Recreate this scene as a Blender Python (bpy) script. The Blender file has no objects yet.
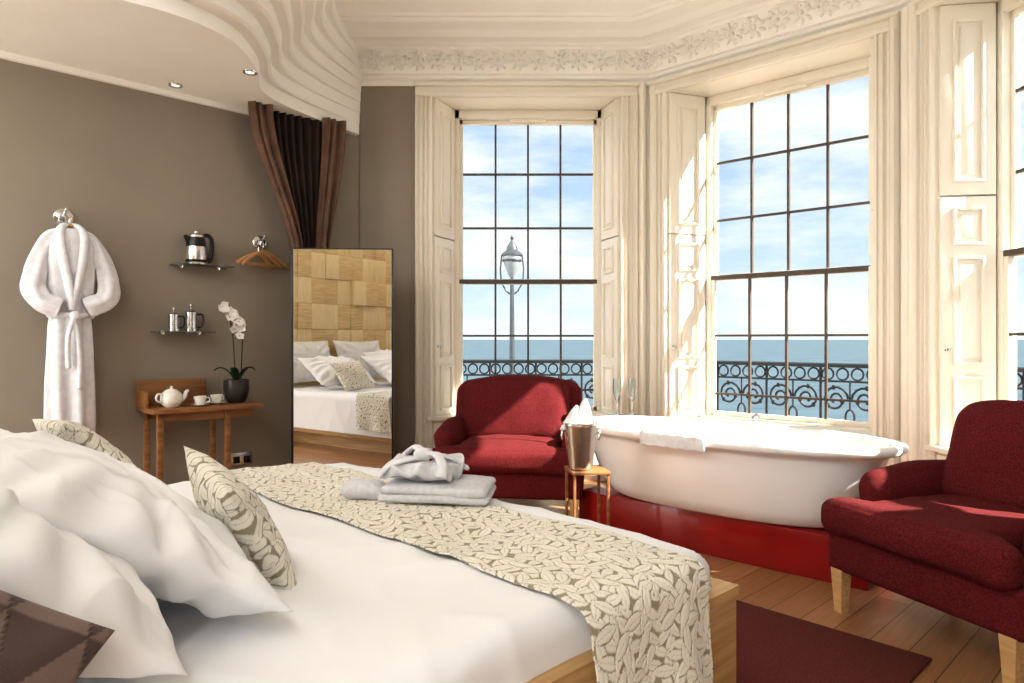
import bpy, bmesh, math, random
import numpy as np
from mathutils import Vector, Matrix, noise
random.seed(7)
pi=math.pi
TH=math.radians(43.87); CT=math.cos(TH); ST=math.sin(TH)
H=1.12
def B(X,Y,z=0.0): return Vector((X*CT-Y*ST, X*ST+Y*CT, z))
RZ=Matrix.Rotation(TH,4,'Z')
scene=bpy.context.scene
COL=scene.collection
# ------------------------------------------------------------------ materials
def lin(c):
    o=[]
    for x in c[:3]:
        x=x/255.0
        o.append(x/12.92 if x<=0.04045 else ((x+0.055)/1.055)**2.4)
    return (o[0],o[1],o[2],1.0)
def newmat(name):
    m=bpy.data.materials.new(name); m.use_nodes=True
    nt=m.node_tree; b=nt.nodes['Principled BSDF']
    return m,nt,b
def pm(name,c1,c2=None,rough=.5,metal=0,ns=6,bump=0,bs=60,stretch=(1,1,1),sheen=0,coat=0,trans=0,ior=1.45,spec=None,detail=4):
    m,nt,b=newmat(name)
    b.inputs['Base Color'].default_value=lin(c1)
    b.inputs['Roughness'].default_value=rough
    b.inputs['Metallic'].default_value=metal
    b.inputs['Sheen Weight'].default_value=sheen
    b.inputs['Coat Weight'].default_value=coat
    b.inputs['Transmission Weight'].default_value=trans
    b.inputs['IOR'].default_value=ior
    if spec is not None: b.inputs['Specular IOR Level'].default_value=spec
    tc=nt.nodes.new('ShaderNodeTexCoord'); mp=nt.nodes.new('ShaderNodeMapping')
    mp.inputs['Scale'].default_value=stretch
    nt.links.new(tc.outputs['Object'],mp.inputs['Vector'])
    if c2 is None: c2=tuple(max(0,x*0.94) for x in c1)
    n=nt.nodes.new('ShaderNodeTexNoise'); n.inputs['Scale'].default_value=ns; n.inputs['Detail'].default_value=detail
    nt.links.new(mp.outputs[0],n.inputs['Vector'])
    r=nt.nodes.new('ShaderNodeValToRGB'); r.color_ramp.elements[0].position=.35; r.color_ramp.elements[1].position=.65
    r.color_ramp.elements[0].color=lin(c2); r.color_ramp.elements[1].color=lin(c1)
    nt.links.new(n.outputs['Fac'],r.inputs['Fac']); nt.links.new(r.outputs['Color'],b.inputs['Base Color'])
    if bump>0:
        n2=nt.nodes.new('ShaderNodeTexNoise'); n2.inputs['Scale'].default_value=bs; n2.inputs['Detail'].default_value=3
        nt.links.new(mp.outputs[0],n2.inputs['Vector'])
        bp=nt.nodes.new('ShaderNodeBump'); bp.inputs['Strength'].default_value=bump; bp.inputs['Distance'].default_value=.004
        nt.links.new(n2.outputs['Fac'],bp.inputs['Height']); nt.links.new(bp.outputs[0],b.inputs['Normal'])
    return m
def patmat(name,ca,cb,rough=.85,mid=None):
    m,nt,b=newmat(name); b.inputs['Roughness'].default_value=rough; b.inputs['Sheen Weight'].default_value=.1
    a=nt.nodes.new('ShaderNodeAttribute'); a.attribute_name='pat'
    r=nt.nodes.new('ShaderNodeValToRGB'); r.color_ramp.elements[0].color=lin(ca); r.color_ramp.elements[1].color=lin(cb)
    nt.links.new(a.outputs['Fac'],r.inputs['Fac']); nt.links.new(r.outputs['Color'],b.inputs['Base Color'])
    tc=nt.nodes.new('ShaderNodeTexCoord'); n2=nt.nodes.new('ShaderNodeTexNoise'); n2.inputs['Scale'].default_value=300
    nt.links.new(tc.outputs['Object'],n2.inputs['Vector'])
    bp=nt.nodes.new('ShaderNodeBump'); bp.inputs['Strength'].default_value=.3; bp.inputs['Distance'].default_value=.002
    bp2=nt.nodes.new('ShaderNodeBump'); bp2.inputs['Strength'].default_value=.8; bp2.inputs['Distance'].default_value=.003
    nt.links.new(a.outputs['Fac'],bp2.inputs['Height'])
    nt.links.new(n2.outputs['Fac'],bp.inputs['Height']); nt.links.new(bp2.outputs[0],bp.inputs['Normal']); nt.links.new(bp.outputs[0],b.inputs['Normal'])
    return m
def planks(name,c1,c2,c3):
    m,nt,b=newmat(name); b.inputs['Roughness'].default_value=.33
    tc=nt.nodes.new('ShaderNodeTexCoord'); mp=nt.nodes.new('ShaderNodeMapping'); mp.inputs['Rotation'].default_value=(0,0,-TH)
    nt.links.new(tc.outputs['Object'],mp.inputs['Vector'])
    br=nt.nodes.new('ShaderNodeTexBrick'); br.inputs['Scale'].default_value=1
    br.inputs['Brick Width'].default_value=1.6; br.inputs['Row Height'].default_value=.13; br.inputs['Mortar Size'].default_value=.002
    br.inputs['Color1'].default_value=lin(c1); br.inputs['Color2'].default_value=lin(c2); br.inputs['Mortar'].default_value=lin(c3)
    nt.links.new(mp.outputs[0],br.inputs['Vector'])
    mp2=nt.nodes.new('ShaderNodeMapping'); mp2.inputs['Scale'].default_value=(2,30,1); nt.links.new(mp.outputs[0],mp2.inputs['Vector'])
    n=nt.nodes.new('ShaderNodeTexNoise'); n.inputs['Scale'].default_value=2; n.inputs['Detail'].default_value=6
    nt.links.new(mp2.outputs[0],n.inputs['Vector'])
    mx=nt.nodes.new('ShaderNodeMixRGB'); mx.blend_type='MULTIPLY'; mx.inputs['Fac'].default_value=.45
    nt.links.new(br.outputs['Color'],mx.inputs['Color1']); nt.links.new(n.outputs['Fac'],mx.inputs['Color2'])
    nt.links.new(mx.outputs[0],b.inputs['Base Color'])
    return m
M_wall=pm('taupe_paint',(147,137,124),(141,131,118),rough=.85,ns=1.5,bump=.1,bs=120)
M_ceil=pm('ceiling_paint',(245,242,236),(242,238,231),rough=.8,ns=2)
M_trim=pm('cream_gloss_paint',(240,233,219),(237,229,214),rough=.45,ns=3)
M_floor=planks('oak_floor',(198,152,110),(170,124,84),(64,42,28))
M_oak=pm('oak_wood',(206,170,120),(184,146,98),rough=.5,ns=4,stretch=(1,14,14),bump=.15,bs=30,detail=8)
M_oakd=pm('warm_wood',(150,106,66),(122,82,50),rough=.45,ns=4,stretch=(1,12,12),detail=8)
M_linen=pm('white_bedlinen',(243,243,244),(239,239,240),rough=.9,ns=3,bump=.12,bs=500,sheen=.05)
M_mattress=pm('mattress_fabric',(232,230,226),rough=.9)
M_runner=patmat('leaf_embroidered_fabric',(158,149,126),(241,236,222))
M_brown=patmat('triangle_woven_fabric',(84,68,62),(122,104,94))
M_towel=pm('pale_terry',(232,231,234),(218,217,221),rough=1,ns=60,bump=.8,bs=700,sheen=.2)
M_towelw=pm('white_terry',(242,241,240),(230,229,228),rough=1,ns=60,bump=.8,bs=500,sheen=.2)
M_robe=pm('robe_waffle',(236,235,238),(224,223,228),rough=1,ns=30,bump=.8,bs=350,sheen=.1)
M_burg=pm('burgundy_linen',(108,38,40),(82,27,30),rough=.95,ns=140,bump=.5,bs=420,spec=.2)
M_tub=pm('bath_acrylic',(244,242,238),(243,241,236),rough=.12,coat=.5)
M_red=pm('red_lacquer',(146,20,16),(134,16,12),rough=.3,coat=.3)
M_chrome=pm('chrome',(225,225,228),(220,220,224),rough=.08,metal=1)
M_steel=pm('brushed_steel',(224,221,216),(210,206,200),rough=.26,metal=1,ns=30,stretch=(1,1,8))
M_black=pm('black_plastic',(22,20,20),rough=.3)
M_iron=pm('wrought_iron',(30,32,36),rough=.6)
M_lead=pm('dark_glazing_bar',(90,80,70),(80,70,60),rough=.5)
M_rug=pm('red_rug',(116,56,48),(88,40,35),rough=1,ns=180,bump=.9,bs=300)
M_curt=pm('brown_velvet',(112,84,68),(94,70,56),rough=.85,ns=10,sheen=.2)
M_curtd=pm('curtain_gap_dark',(58,42,36),(46,34,28),rough=.9)
M_ceramic=pm('white_ceramic',(240,236,226),rough=.15,coat=.4)
M_pot=pm('dark_glazed_pot',(44,42,42),(64,60,56),rough=.3)
M_leaf=pm('leaf_green',(40,62,34),(30,50,26),rough=.4)
M_stem=pm('stem_green',(62,60,34),rough=.5)
M_petal=pm('petal_white',(242,238,232),rough=.6)
M_soil=pm('bark',(60,44,30),(36,26,18),rough=1,ns=60,bump=1)
M_hang=pm('hanger_wood',(200,156,108),(174,128,84),rough=.45,ns=10,stretch=(1,10,10))
M_stone=pm('balcony_stone',(150,146,138),(134,130,122),rough=.9,ns=12)
M_bounce=pm('pale_bounce_surface',(214,210,202),(200,196,188),rough=.9,ns=2)
M_glassg=pm('shelf_glass',(170,190,184),(160,180,174),rough=.05,trans=.85,ior=1.2)
M_glass=pm('clear_glass',(236,242,243),(236,242,243),rough=.02,trans=1,ior=1.5)
M_lampw=pm('opal_glass',(120,124,126),rough=.3)
M_post=pm('lamp_post_paint',(54,60,64),(46,52,56),rough=.5)
M_bottle=pm('green_glass',(28,46,26),rough=.1)
m,nt,b=newmat('mirror_silver'); b.inputs['Metallic'].default_value=1; b.inputs['Roughness'].default_value=0.01; b.inputs['Base Color'].default_value=(.95,.95,.94,1); M_mirror=m
m,nt,b=newmat('downlight_lens'); b.inputs['Base Color'].default_value=(.9,.9,.85,1); b.inputs['Emission Color'].default_value=(1,.95,.85,1); b.inputs['Emission Strength'].default_value=.6; M_lens=m
def headmat():
    m,nt,b=newmat('oak_block_veneer'); b.inputs['Roughness'].default_value=.45
    tc=nt.nodes.new('ShaderNodeTexCoord')
    outs=[]
    for st in ((1,3,26),(1,26,3)):
        mp=nt.nodes.new('ShaderNodeMapping'); mp.inputs['Scale'].default_value=st; nt.links.new(tc.outputs['Object'],mp.inputs['Vector'])
        n=nt.nodes.new('ShaderNodeTexNoise'); n.inputs['Scale'].default_value=2; n.inputs['Detail'].default_value=6; nt.links.new(mp.outputs[0],n.inputs['Vector'])
        r=nt.nodes.new('ShaderNodeValToRGB'); r.color_ramp.elements[0].position=.3; r.color_ramp.elements[1].position=.7
        a=(216,186,132) if st[1]==3 else (236,212,164); bb=(238,214,166) if st[1]==3 else (248,230,188)
        r.color_ramp.elements[0].color=lin(a); r.color_ramp.elements[1].color=lin(bb); nt.links.new(n.outputs['Fac'],r.inputs['Fac']); outs.append(r)
    ck=nt.nodes.new('ShaderNodeTexChecker'); mp=nt.nodes.new('ShaderNodeMapping'); mp.inputs['Scale'].default_value=(.1,1/.41,1/.31); mp.inputs['Location'].default_value=(.05,0,0)
    nt.links.new(tc.outputs['Object'],mp.inputs['Vector']); nt.links.new(mp.outputs[0],ck.inputs['Vector']); ck.inputs['Scale'].default_value=1
    mx=nt.nodes.new('ShaderNodeMixRGB'); nt.links.new(ck.outputs['Fac'],mx.inputs['Fac']); nt.links.new(outs[0].outputs[0],mx.inputs['Color1']); nt.links.new(outs[1].outputs[0],mx.inputs['Color2'])
    nt.links.new(mx.outputs[0],b.inputs['Base Color']); return m
M_head=headmat()
def seamat():
    m,nt,b=newmat('sea_water'); b.inputs['Roughness'].default_value=.6; b.inputs['Specular IOR Level'].default_value=.15
    tc=nt.nodes.new('ShaderNodeTexCoord'); mp=nt.nodes.new('ShaderNodeMapping'); mp.inputs['Scale'].default_value=(.02,.06,1); nt.links.new(tc.outputs['Object'],mp.inputs['Vector'])
    n=nt.nodes.new('ShaderNodeTexNoise'); n.inputs['Scale'].default_value=3; n.inputs['Detail'].default_value=8; nt.links.new(mp.outputs[0],n.inputs['Vector'])
    r=nt.nodes.new('ShaderNodeValToRGB'); r.color_ramp.elements[0].position=.35; r.color_ramp.elements[1].position=.65
    r.color_ramp.elements[0].color=lin((54,68,76)); r.color_ramp.elements[1].color=lin((68,84,92)); nt.links.new(n.outputs['Fac'],r.inputs['Fac']); nt.links.new(r.outputs[0],b.inputs['Base Color'])
    return m
M_sea=seamat()
# ------------------------------------------------------------------ geometry helpers
def catmull(P,n=8):
    P=[Vector(p) for p in P]; out=[]
    for i in range(len(P)-1):
        p0=P[max(i-1,0)];p1=P[i];p2=P[i+1];p3=P[min(i+2,len(P)-1)]
        for k in range(n):
            t=k/n
            out.append(0.5*((2*p1)+(p2-p0)*t+(2*p0-5*p1+4*p2-p3)*t*t+(3*p1-p0-3*p2+p3)*t*t*t))
    out.append(P[-1]); return out
class Geo:
    def __init__(s): s.v=[]; s.f=[]
    def add(s,vs,fs,M=None):
        o=len(s.v)
        s.v+= [tuple(M@Vector(v)) for v in vs] if M is not None else [tuple(v) for v in vs]
        s.f+=[[i+o for i in f] for f in fs]; return s
    def box(s,c,size,bev=0,M=None,seg=2):
        bm=bmesh.new(); bmesh.ops.create_cube(bm,size=1)
        for v in bm.verts: v.co=Vector((v.co.x*size[0],v.co.y*size[1],v.co.z*size[2]))
        if bev>0: bmesh.ops.bevel(bm,geom=list(bm.edges),offset=bev,segments=seg,affect='EDGES',profile=.5)
        bm.verts.index_update()
        vs=[v.co+Vector(c) for v in bm.verts]; fs=[[v.index for v in f.verts] for f in bm.faces]; bm.free()
        return s.add(vs,fs,M)
    def lathe(s,prof,n=32,M=None):
        vs=[];fs=[]
        for r,z in prof:
            for k in range(n):
                a=2*pi*k/n; vs.append((max(r,1e-4)*math.cos(a),max(r,1e-4)*math.sin(a),z))
        for i in range(len(prof)-1):
            for k in range(n):
                fs.append([i*n+k,i*n+(k+1)%n,(i+1)*n+(k+1)%n,(i+1)*n+k])
        return s.add(vs,fs,M)
    def tube(s,pts,r,n=8,closed=False,M=None,flat=1.0):
        pts=[Vector(p) for p in pts]; N=len(pts)
        rs=r if isinstance(r,(list,tuple)) else [r]*N
        up=None; vs=[];fs=[]
        for i,p in enumerate(pts):
            if closed: t=pts[(i+1)%N]-pts[i-1]
            else: t=pts[min(i+1,N-1)]-pts[max(i-1,0)]
            if t.length<1e-9: t=Vector((0,0,1))
            t.normalize()
            if up is None:
                up=Vector((0,0,1)) if abs(t.z)<.9 else Vector((1,0,0))
            up=(up-t*up.dot(t)); 
            if up.length<1e-6: up=t.orthogonal()
            up.normalize(); sd=t.cross(up)
            for k in range(n):
                a=2*pi*k/n; vs.append(p+rs[i]*(math.cos(a)*sd+math.sin(a)*up*flat))
        m=N if closed else N-1
        for i in range(m):
            j=(i+1)%N
            for k in range(n): fs.append([i*n+k,i*n+(k+1)%n,j*n+(k+1)%n,j*n+k])
        if not closed:
            fs.append(list(range(n))[::-1]); fs.append([(N-1)*n+k for k in range(n)])
        return s.add(vs,fs,M)
    def prism(s,poly,z0,z1,M=None):
        n=len(poly)
        vs=[(p[0],p[1],z0) for p in poly]+[(p[0],p[1],z1) for p in poly]
        fs=[list(range(n))[::-1],[n+i for i in range(n)]]+[[i,(i+1)%n,n+(i+1)%n,n+i] for i in range(n)]
        return s.add(vs,fs,M)
    def soft(s,size,r,puff=(0,0,0),n=12,M=None,c=(0,0,0),wr=0,seed=0,shape=None,wf=7):
        hx,hy,hz=[x/2 for x in size]; idx={}; vs=[]; fs=[]
        def vid(p):
            k=(round(p[0],4),round(p[1],4),round(p[2],4))
            if k not in idx:
                idx[k]=len(vs)
                u,v,w=p
                P=Vector((u*hx,v*hy,w*hz)); rr=min(r,hx,hy,hz)
                Q=Vector((max(-hx+rr,min(hx-rr,P.x)),max(-hy+rr,min(hy-rr,P.y)),max(-hz+rr,min(hz-rr,P.z))))
                d=P-Q
                if d.length>1e-7: P=Q+d.normalized()*min(d.length,rr)
                P.x+=puff[0]*u*(1-v*v)*(1-w*w); P.y+=puff[1]*v*(1-u*u)*(1-w*w); P.z+=puff[2]*w*(1-u*u)*(1-v*v)
                if wr: 
                    q=P*wf+Vector((seed,seed*2,0)); P+=wr*noise.noise_vector(q)
                if shape: P=shape(P)
                vs.append(P+Vector(c))
            return idx[k]
        def samples(h):
            rr=min(r,hx,hy,hz)/h; a=[-1+rr*t for t in (0,.15,.4,.7)]+[(-1+rr)+(2-2*rr)*i/n for i in range(n+1)]+[1-rr*t for t in (.7,.4,.15,0)]
            return a
        S=[samples(hx),samples(hy),samples(hz)]
        for ax in range(3):
            a1,a2=[(1,2),(2,0),(0,1)][ax]
            for sg in (-1,1):
                A=S[a1];C=S[a2]
                for i in range(len(A)-1):
                    for j in range(len(C)-1):
                        q=[]
                        for (x,y) in ((A[i],C[j]),(A[i+1],C[j]),(A[i+1],C[j+1]),(A[i],C[j+1])):
                            p=[0,0,0];p[ax]=sg;p[a1]=x;p[a2]=y;q.append(vid(p))
                        if sg<0:q=q[::-1]
                        q2=[]
                        for e in q:
                            if e not in q2:q2.append(e)
                        if len(q2)>2: fs.append(q2)
        return s.add(vs,fs,M)
    def sweep(s,prof,path,M=None):
        N=len(path); P=[Vector((p[0],p[1])) for p in path]; vs=[];fs=[]
        for i in range(N):
            if i==0: d=(P[1]-P[0]).normalized(); nn=Vector((d.y,-d.x)); k=1
            elif i==N-1: d=(P[-1]-P[-2]).normalized(); nn=Vector((d.y,-d.x)); k=1
            else:
                d1=(P[i]-P[i-1]).normalized(); d2=(P[i+1]-P[i]).normalized()
                n1=Vector((d1.y,-d1.x)); n2=Vector((d2.y,-d2.x)); nn=(n1+n2).normalized(); k=1/max(.3,nn.dot(n1))
            for (o,z) in prof:
                q=P[i]+nn*o*k; vs.append((q.x,q.y,z))
        m=len(prof)
        for i in range(N-1):
            for j in range(m-1): fs.append([i*m+j,i*m+j+1,(i+1)*m+j+1,(i+1)*m+j])
        return s.add(vs,fs,M)
    def obj(s,name,mat,parent=None,smooth=35,M=None,attr=None,kind=None,label=None):
        me=bpy.data.meshes.new(name); me.from_pydata([tuple(v) for v in s.v],[],s.f); me.update()
        bm=bmesh.new(); bm.from_mesh(me); bmesh.ops.recalc_face_normals(bm,faces=bm.faces); bm.to_mesh(me); bm.free()
        me.materials.append(mat)
        if smooth is not None:
            me.polygons.foreach_set('use_smooth',[True]*len(me.polygons))
            if smooth<180: me.set_sharp_from_angle(angle=math.radians(smooth))
        if attr is not None:
            a=me.attributes.new('pat','FLOAT','POINT'); a.data.foreach_set('value',np.asarray(attr,dtype=np.float32))
        ob=bpy.data.objects.new(name,me); COL.objects.link(ob)
        if parent is not None: ob.parent=parent
        if M is not None: ob.matrix_basis=M
        if kind: ob['kind']=kind
        if label: ob['label']=label
        return ob
def thing(name,label,cat,M=None,group=None):
    e=bpy.data.objects.new(name,None); e.empty_display_size=.1; COL.objects.link(e)
    if M is not None: e.matrix_basis=M
    e['label']=label; e['category']=cat
    if group: e['group']=group
    return e
def tag(o,label,cat,group=None):
    o['label']=label; o['category']=cat
    if group:o['group']=group
    return o
def T(x,y,z,rz=0): return Matrix.Translation((x,y,z))@Matrix.Rotation(rz,4,'Z')
def TB(X,Y,z,rz=0): return Matrix.Translation(B(X,Y,z))@Matrix.Rotation(TH+rz,4,'Z')
def copy_thing(src,M,label=None):
    e=src.copy(); COL.objects.link(e); e.matrix_basis=M
    if label: e['label']=label
    for ch in src.children:
        c=ch.copy(); COL.objects.link(c); c.parent=e
    return e
# ------------------------------------------------------------------ room shell
YL=4.724; CEIL=3.38
C0=Vector((-1.20,5.40)); P1=Vector((1.092,5.40)); P2=Vector((2.419,4.205)); D3=Vector((.105,-.9945)); P3=P2+D3*2.62
XB=-.72
bl=B(XB,YL); YR=-ST*P3.x+CT*P3.y; br_=B(XB,YR)
poly=[(bl.x,bl.y),tuple(C0),tuple(P1),tuple(P2),tuple(P3),(br_.x,br_.y)]
Geo().prism(poly,-.12,0).obj('floor',M_floor,smooth=None,kind='structure')
XR=CT*P3.x+ST*P3.y
big=[B(XB,YL+.2)[:2],B(3.1,YL+.2)[:2],(C0.x,C0.y+.5),(P1.x+.2,P1.y+.5),(P2.x+.45,P2.y+.25),(P3.x+.5,P3.y),(P3.x+.2,P3.y-.3),B(XB,YR-.2)[:2]]
Geo().prism(big,CEIL,CEIL+.15).obj('ceiling',M_ceil,smooth=None,kind='structure')
g=Geo(); g.prism([B(XB,YL)[:2],B(2.877,YL)[:2],B(3.1,YL+.2)[:2],B(XB,YL+.2)[:2]],0,CEIL); g.obj('wall_left',M_wall,smooth=None,kind='structure')
g=Geo(); g.prism([B(XB,YR)[:2],B(XR,YR)[:2],B(XR+.25,YR-.2)[:2],B(XB,YR-.2)[:2]],0,CEIL); g.obj('wall_right',M_wall,smooth=None,kind='structure')
ZS=.48; ZH=3.03; DW=.36
def face(n,P,Q,x0,x1,s0,s1,mL,mR,matL):
    d=(Q-P); L=d.length; d.normalize(); o=Vector((-d.y,d.x))
    if o.dot(Vector((0,0))-P)>0: o=-o
    M=Matrix(((d.x,o.x,0,P.x),(d.y,o.y,0,P.y),(0,0,1,0),(0,0,0,1)))
    sides={1:'front_left',2:'front',3:'front_right'}
    g=Geo()
    TK=.42
    g.prism([(0,0),(x0,0),(s0,TK*.9),(s0,TK),(-mL,TK)],0,CEIL)
    g.prism([(x1,0),(L,0),(L+mR,TK),(s1,TK),(s1,TK*.9)],0,CEIL)
    g.prism([(x0-.01,0),(x1+.01,0),(s1+.01,TK),(s0-.01,TK)],ZH,CEIL)
    g.prism([(x0-.01,0),(x1+.01,0),(s1+.01,TK),(s0-.01,TK)],0,ZS)
    w=g.obj('wall_'+sides[n],matL,smooth=None,kind='structure',M=M)
    W=bpy.data.objects.new('window_%d'%n,None); COL.objects.link(W); W.matrix_basis=M; W['kind']='structure'
    W['label']='tall cream sash window with glazing bars and panelled shutters'
    yf=DW-.02; fw=.045
    g=Geo()
    g.box(((s0+fw/2),yf,(ZS+ZH)/2),(fw,.09,ZH-ZS),.004); g.box((s1-fw/2,yf,(ZS+ZH)/2),(fw,.09,ZH-ZS),.004)
    g.box(((s0+s1)/2,yf,ZH-.035),(s1-s0,.09,.07),.004); g.box(((s0+s1)/2,yf-.02,ZS+.02),(s1-s0+.02,.16,.04),.006)
    g.box(((s0+s1)/2,yf-.05,ZH-.09),(.3,.03,.02),.003)
    g.obj('window_frame',M_trim,W)
    zm=1.60; a0=s0+fw; a1=s1-fw; zt=ZH-.07; zb=ZS+.04
    def sash(z0,z1,rows,y,nm):
        g=Geo(); k=.028
        g.box(((a0+k/2),y,(z0+z1)/2),(k,.035,z1-z0),.003); g.box((a1-k/2,y,(z0+z1)/2),(k,.035,z1-z0),.003)
        g.box(((a0+a1)/2,y,z0+.018),(a1-a0,.035,.036),.003); g.box(((a0+a1)/2,y,z1-.018),(a1-a0,.035,.036),.003)
        sa=g.obj(nm,M_trim,W)
        g=Geo(); b0=a0+k;b1=a1-k
        for i in range(1,4): g.box((b0+(b1-b0)*i/4,y,(z0+z1)/2),(.016,.026,z1-z0-.05))
        for z in rows: g.box(((a0+a1)/2,y,z),(b1-b0,.024,.016))
        g.obj('glazing_bars',M_lead,W)
    hh=(zt-zm)/3
    sash(zm-.02,zt,[zm+hh,zm+2*hh],yf+.02,'upper_sash')
    sash(zb,zm+.02,[zm-hh,zm-2*hh],yf-.02,'lower_sash')
    g=Geo(); g.box(((a0+a1)/2,yf-.02,zm),(a1-a0,.05,.035),.004); g.obj('meeting_rail',M_lead,W)
    g=Geo(); g.prism([(x0-.04,-.05),(x1+.04,-.05),(x1+.04,0.005),(s1,DW-.06),(s0,DW-.06),(x0-.04,0.005)],ZS,ZS+.028); g.obj('window_sill',M_trim,W,smooth=None)
    for side in (0,1):
        A=Vector((x0,0.0)) if side==0 else Vector((x1,0.0)); C=Vector((s0,DW-.07)) if side==0 else Vector((s1,DW-.07))
        C.x=A.x+(C.x-A.x)*.93
        e=(C-A); w=e.length; e.normalize(); nn=Vector((e.y,-e.x)) if side==0 else Vector((-e.y,e.x))
        MM=Matrix(((e.x,nn.x,0,A.x),(e.y,nn.y,0,A.y),(0,0,1,0),(0,0,0,1)))
        for (z0,z1,pan) in ((ZS+.03,1.93,[(.56,.9),(.98,1.58),(1.66,1.86)]),(1.94,ZH-.005,[(2.02,2.93)])):
            g=Geo(); g.box((w/2,.012,(z0+z1)/2),(w-.006,.024,z1-z0),.003)
            for (q0,q1) in pan:
                mx=.075; xx0=mx; xx1=w-mx; zc=(q0+q1)/2
                for (cx,cz,sx,sz) in ((xx0,zc,.018,q1-q0),(xx1,zc,.018,q1-q0),(w/2,q0,xx1-xx0+.018,.018),(w/2,q1,xx1-xx0+.018,.018)):
                    g.box((cx,.032,cz),(sx,.022,sz),.005)
                g.box((w/2,.026,zc),(xx1-xx0-.06,.018,q1-q0-.06),.008)
            sh=g.obj('shutter',M_trim,W,M=MM)
            if side==0 and z0<1:
                g=Geo(); g.lathe([(0,0),(.012,0),(.012,.004),(.005,.008),(.005,.018),(.011,.022),(.011,.03),(0,.034)],16)
                g.obj('shutter_knob',M_chrome,sh,M=Matrix.Translation((.035,.024,1.06))@Matrix.Rotation(-pi/2,4,'X'))
    def reed(xa,xb,z0,z1,g,flip=False):
        wd=xb-xa
        pf=[(0,0),(0,.050),(.10,.066),(.18,.050),(.2,.028),(.3,.026),(.34,.042),(.40,.042),(.44,.022),(.5,.012),(.56,.022),(.60,.042),(.66,.042),(.7,.022),(.82,.018),(.86,.040),(.94,.040),(1,.02),(1,0)]
        if flip: pf=[(1-a,bb) for a,bb in pf][::-1]
        g.prism([(xa+a*wd,-bb) for a,bb in pf],z0,z1)
    g=Geo(); aw=.135
    reed(x0-aw,x0,0.0,ZH,g); g.obj('architrave',M_trim,W,smooth=20)
    g=Geo(); reed(x1,x1+aw,0.0,ZH,g,True); g.obj('architrave',M_trim,W,smooth=20)
    g=Geo()
    g.box(((x0+x1)/2,-.02,ZH+.02),(x1-x0+2*aw,.04,.04),.008); g.box(((x0+x1)/2,-.012,ZH+.06),(x1-x0+2*aw,.024,.04),.004); g.box(((x0+x1)/2,-.03,ZH+.09),(x1-x0+2*aw+.02,.06,.03),.01)
    g.obj('architrave_head',M_trim,W)
    g=Geo(); xc=(x0+x1)/2; ww=x1-x0-.02
    g.box((xc,-.008,.25),(ww,.016,.42),.003)
    for (cx,cz,sx,sz) in ((x0+.12,.25,.016,.28),(x1-.12,.25,.016,.28),(xc,.11,ww-.22,.016),(xc,.39,ww-.22,.016)): g.box((cx,-.022,cz),(sx,.018,sz),.004)
    g.obj('apron_panel',M_trim,W)
    return M,L
mt=.42*math.tan(math.radians(21))
F1=face(1,C0,P1,.575,2.054,.715,1.955,.3,mt,M_trim)
F2=face(2,P1,P2,.158,1.618,.325,1.575,mt,mt,M_trim)
F3=face(3,P2,P3,.28,2.34,.36,2.28,mt,.3,M_trim)
g=Geo(); g.box((.215,-.006,CEIL/2),(.43,.012,CEIL)); g.obj('wall_corner',M_wall,smooth=None,kind='structure',M=F1[0])
def cornerpil(P,dirs,n):
    g=Geo()
    for (M,xs) in dirs:
        for x in xs:
            g.prism([(x-.034,0),(x-.034,-.02),(x-.022,-.045),(x,-.055),(x+.022,-.045),(x+.034,-.02),(x+.034,0)],0,3.13,M)
    g.obj('trim_%d'%n,M_trim,smooth=40,kind='structure')
cornerpil(P1,[(F1[0],[2.225]),(F2[0],[.04])],1)
cornerpil(P2,[(F2[0],[1.735]),(F3[0],[.045,.11])],2)
path=[tuple(C0+Vector((-.25,0))),tuple(P1),tuple(P2),tuple(P3)]
prof=[(0,3.115),(.02,3.115),(.025,3.15),(.045,3.165),(.05,3.185),(.075,3.19),(.08,3.2),(.09,3.225),(.11,3.265),(.145,3.3),(.19,3.325),(.2,3.328),(.205,3.345),(.235,3.35),(.25,3.362),(.29,3.366),(.33,3.366),(.335,3.350),(.36,3.346),(.38,3.352),(.40,3.368),(.42,3.381)]
Geo().sweep(prof,path).obj('trim_3',M_ceil,smooth=25,kind='structure')
prof2=[(.56,3.382),(.565,3.362),(.59,3.352),(.61,3.358),(.62,3.371),(.66,3.366),(.68,3.382)]
Geo().sweep(prof2,path).obj('trim_4',M_ceil,smooth=25,kind='structure')
g=Geo()
segs=[(C0+Vector((-.1,0)),P1),(P1,P2),(P2,P2+D3*1.6)]
def ell(g,c,ax,rad,n=8,m=5):
    vs=[];fs=[]
    for i in range(m+1):
        ph=pi*i/m
        for k in range(n):
            a=2*pi*k/n
            vs.append(c+ax[0]*rad[0]*math.sin(ph)*math.cos(a)+ax[1]*rad[1]*math.sin(ph)*math.sin(a)+ax[2]*rad[2]*math.cos(ph))
    for i in range(m):
        for k in range(n): fs.append([i*n+k,i*n+(k+1)%n,(i+1)*n+(k+1)%n,(i+1)*n+k])
    g.add(vs,fs)
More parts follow.
